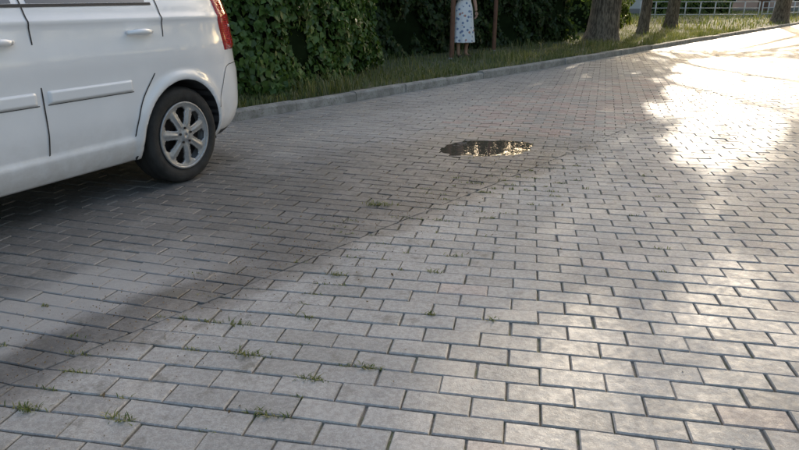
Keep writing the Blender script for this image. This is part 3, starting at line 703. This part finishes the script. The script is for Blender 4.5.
def hand(w0,dirv,side,curl):
    w0=Vector(w0);d=Vector(dirv).normalized();s=Vector(side).normalized();n=d.cross(s)
    V=[tuple(w0),tuple(w0+d*.04),tuple(w0+d*.08)];E=[(0,1),(1,2)];R=[(.022,.016),(.036,.014),(.036,.012)]
    skin("palm",V,E,R,M_skin,0,1)
    for k,(o,L) in enumerate(((.027,.065),(.009,.075),(-.009,.07),(-.027,.055))):
        b=w0+d*.07+s*o; p1=b+d*L*.45+n*curl*.3*L;p2=p1+d*L*.3+n*curl*.5*L;p3=p2+d*L*.2+n*curl*.5*L
        skin("finger",[tuple(b),tuple(p1),tuple(p2),tuple(p3)],[(0,1),(1,2),(2,3)],[.009,.0085,.008,.0065],M_skin,0,1)
    b=w0+d*.02+s*.024; skin("thumb",[tuple(b),tuple(b+s*.025+d*.025),tuple(b+s*.032+d*.055)],[(0,1),(1,2)],[.011,.010,.008],M_skin,0,1)
hand((.222,-.09,.86),(0,-.25,-1),(0,-1,.2),.5); hand((-.08,-.17,1.14),(1,-.4,.25),(0,.2,1),.6)
V=[];F=[];prof=[(.28,.235,.20),(.40,.225,.185),(.6,.205,.165),(.8,.19,.15),(.93,.18,.14),(1.02,.145,.115),(1.08,.13,.105),(1.16,.145,.12),(1.26,.16,.125),(1.33,.165,.105),(1.385,.15,.085),(1.41,.085,.062)]
n=48
for (z,a,b) in prof:
    for q in range(n):
        g=2*math.pi*q/n; f=1+max(0,(.95-z))*.14*math.sin(9*g+z*2)+max(0,.95-z)*.06*math.sin(5*g); V.append((a*f*math.cos(g),b*f*math.sin(g),z))
for i in range(len(prof)-1):
    for q in range(n): F.append((i*n+q,i*n+(q+1)%n,(i+1)*n+(q+1)%n,(i+1)*n+q))
o=mesh_obj("dress",V,F,M_dress,True,wm); md=o.modifiers.new("s",'SOLIDIFY'); md.thickness=.004; md=o.modifiers.new("u",'SUBSURF'); md.levels=1; md.render_levels=1
for sx_ in (1,-1):
    V,F=tube([(sx_*.12,0,1.375),(sx_*.165,0,1.345),(sx_*.195,.008,1.27),(sx_*.21,.012,1.22)],[.055,.066,.062,.066],16); mesh_obj("sleeve",V,F,M_dress,True,wm)
V=[];F=[];m,n=24,32
for i in range(m+1):
    for j in range(n):
        a=math.pi*i/m;b=2*math.pi*j/n; x=.074*math.sin(a)*math.cos(b); y=.092*math.sin(a)*math.sin(b); z=.112*math.cos(a)
        if z<0: x*=1+z*2.2; y*=1+z*1.0
        if y<0:
            y-=.022*math.exp(-((x/.012)**2+((z+.015)/.022)**2)); y+=.010*math.exp(-(((abs(x)-.030)/.014)**2+((z-.008)/.012)**2)); y-=.006*math.exp(-((x/.022)**2+((z+.052)/.008)**2)); y-=.008*math.exp(-((x/.02)**2+((z+.092)/.015)**2))
        V.append((x,y-.015,z+1.58))
for i in range(m):
    for j in range(n): F.append((i*n+j,(i)*n+(j+1)%n,(i+1)*n+(j+1)%n,(i+1)*n+j))
mesh_obj("head",V,F,M_skin,True,wm)
for sx_ in (1,-1):
    V,F=tube([(sx_*.070,0,1.55),(sx_*.080,.01,1.575),(sx_*.072,.0,1.605)],[.006,.012,.007],8); mesh_obj("ear",V,F,M_skin,True,wm)
    V,F=tube([(sx_*.030,-.092,1.588),(sx_*.030,-.099,1.588)],[.011,.007],10); mesh_obj("eye",V,F,simple("eye",(.05,.03,.02),.2),True,wm)
V,F=tube([(-.022,-.105,1.527),(0,-.110,1.529),(.022,-.105,1.527)],[.003,.006,.003],8); mesh_obj("lips",V,F,simple("lips",(.35,.10,.09),.4),True,wm)
V=[];F=[]
for i in range(m+1):
    for j in range(n):
        a=math.pi*i/m;b=2*math.pi*j/n; z=.13*math.cos(a); y=.105*math.sin(a)*math.sin(b); x=.088*math.sin(a)*math.cos(b)
        if y<0 and z<.055: y*=.2; x*=.98
        if y>=0 and z<0: z*=1.9
        V.append((x,y+.002,z+1.595))
for i in range(m):
    for j in range(n): F.append((i*n+j,(i)*n+(j+1)%n,(i+1)*n+(j+1)%n,(i+1)*n+j))
mesh_obj("hair",V,F,M_hair,True,wm)
for sx_ in (1,-1):
    V,F=tube([(sx_*.088,.05,.03),(sx_*.088,-.04,.022),(sx_*.094,-.15,.018)],[.034,.040,.030],12)
    V=[(a,b,max(.0,c)) for a,b,c in V]; mesh_obj("shoe",V,F,simple("shoe",(.08,.05,.04),.5),True,wm)
wm.location=(1.24,13.0,vz(13.0*.7826+1.24*.6225,1.24*.7826-13.0*.6225)+.0); wm.rotation_euler=(0,0,math.radians(25))

# ------------------------------------------------------------ posts
M_rust=simple("rusty_steel",(.18,.085,.05),.85,var=.5,scale=30,bump=.4)
def post(x,y,h=2.6,r=.045):
    e=empty("rusty_post"); e.location=(x,y,.1)
    V,F=tube([(0,0,-.1),(0,0,.02),(.005,0,h*.5),(.01,.005,h)],[r*1.15,r,r,r],14); mesh_obj("pole",V,F,M_rust,True,e)
    V,F=tube([(.01,.005,h),(.01,.005,h+.02),(.01,.005,h+.05)],[r*1.3,r*1.3,r*.3],14); mesh_obj("cap",V,F,M_rust,True,e)
    V,F=tube([(0,0,-.08),(0,0,.0),(0,0,.04)],[r*1.8,r*1.7,r*1.1],14); mesh_obj("footing",V,F,M_kerb,True,e)
post(1.00,12.65); post(2.09,14.7)

# ------------------------------------------------------------ distant fence, houses, treeline
M_wht=simple("painted_metal",(.55,.55,.53),.5,var=.1)
def railing(a,b,n=8):
    e=empty("metal_railing"); a=np.array(a,float);b=np.array(b,float); V=[];F=[]
    for i in range(n+1):
        q=a+(b-a)*i/n; tube([(q[0],q[1],.05),(q[0],q[1],1.1)],[.035,.035],8,V,F)
    for z in (.35,.72,1.08): tube([(a[0],a[1],z),(b[0],b[1],z)],[.025,.025],8,V,F)
    mesh_obj("rails",V,F,M_wht,True,e)
railing(LS(46,-8.5),LS(41,-14)); railing(LS(60,-7.5),LS(47,-8.5),10)
def house(x,y,w_,d,h,rot,col,roof=(.20,.09,.06)):
    e=empty("rendered_house"); e.location=(x,y,0); e.rotation_euler=(0,0,rot)
    mw=simple("render_wall",col,.9,var=.08,scale=2); mr=simple("roof_tile",roof,.8,var=.25,scale=30)
    a,b=w_/2,d/2
    V=[(-a,-b,0),(a,-b,0),(a,b,0),(-a,b,0),(-a,-b,h),(a,-b,h),(a,b,h),(-a,b,h),(-a,0,h+d*.35),(a,0,h+d*.35)]
    mesh_obj("walls",V,[(0,1,5,4),(1,2,6,9,5),(2,3,7,6),(3,0,4,8,7)],mw,False,e)
    o_=.4; V=[(-a-o_,-b-o_,h-.15),(a+o_,-b-o_,h-.15),(a+o_,0,h+d*.35+.08),(-a-o_,0,h+d*.35+.08),(-a-o_,b+o_,h-.15),(a+o_,b+o_,h-.15)]
    r=mesh_obj("roof",V,[(0,1,2,3),(3,2,5,4)],mr,False,e); md=r.modifiers.new("s",'SOLIDIFY'); md.thickness=.15; md.offset=1
    mp=simple("plinth",(.22,.2,.18),.9)
    V=[(-a-.04,-b-.04,0),(a+.04,-b-.04,0),(a+.04,-b-.04,.5),(-a-.04,-b-.04,.5),(-a-.04,-b,.5),(a+.04,-b,.5)]; mesh_obj("plinth",V,[(0,1,2,3),(3,2,5,4)],mp,False,e)
    n=max(2,int(w_/2.6))
    for i in range(n):
        for z in ([1.0] if h<4 else [1.0,3.7]):
            cx=-a+w_*(i+.5)/n
            if i==n//2 and z==1.0:
                V=[(cx-.5,-b-.05,0.02),(cx+.5,-b-.05,0.02),(cx+.5,-b-.05,2.1),(cx-.5,-b-.05,2.1)]; mesh_obj("door",V,[(0,1,2,3)],simple("door_wood",(.12,.06,.03),.5),False,e); continue
            V=[(cx-.6,-b-.02,z),(cx+.6,-b-.02,z),(cx+.6,-b-.02,z+1.3),(cx-.6,-b-.02,z+1.3)]; mesh_obj("window_frame",V,[(0,1,2,3)],M_wht,False,e)
            for s_ in (-1,1):
                c0=cx+s_*.29; V=[(c0-.24,-b-.03,z+.08),(c0+.24,-b-.03,z+.08),(c0+.24,-b-.03,z+1.22),(c0-.24,-b-.03,z+1.22)]; mesh_obj("window_pane",V,[(0,1,2,3)],M_glass,False,e)
house(21,60,11,8,5.8,-.35,(.50,.47,.42)); house(36,70,12,9,5.6,-.5,(.42,.30,.24)); house(8,62,10,8,5.5,-.1,(.45,.42,.35))
hedge("shrub_row",[(19.0,49),(23,51),(26,53)],1.1,1.5,2500,.22,M_far,.4)
def treeline():
    e=empty("distant_treeline"); n=26000; cl=[]
    for i in range(150):
        a=rng.uniform(-70,75); R=rng.uniform(85,125); cl.append((R*math.sin(math.radians(a)),R*math.cos(math.radians(a)),rng.uniform(1,8),rng.uniform(2.5,5)))
    cl=np.array(cl); idx=rng.integers(0,len(cl),n); d=rng.normal(size=(n,3)); d/=np.linalg.norm(d,axis=1)[:,None]
    C=cl[idx,:3]+d*cl[idx,3:4]*rng.uniform(.6,1.1,n)[:,None]; C[:,2]=np.abs(C[:,2])
    leafcloud("foliage",C,1.0,M_far,.2,parent=e)
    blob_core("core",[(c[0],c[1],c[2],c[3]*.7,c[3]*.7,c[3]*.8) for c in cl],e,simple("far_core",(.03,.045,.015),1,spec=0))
treeline()
print("objs",len(bpy.data.objects))
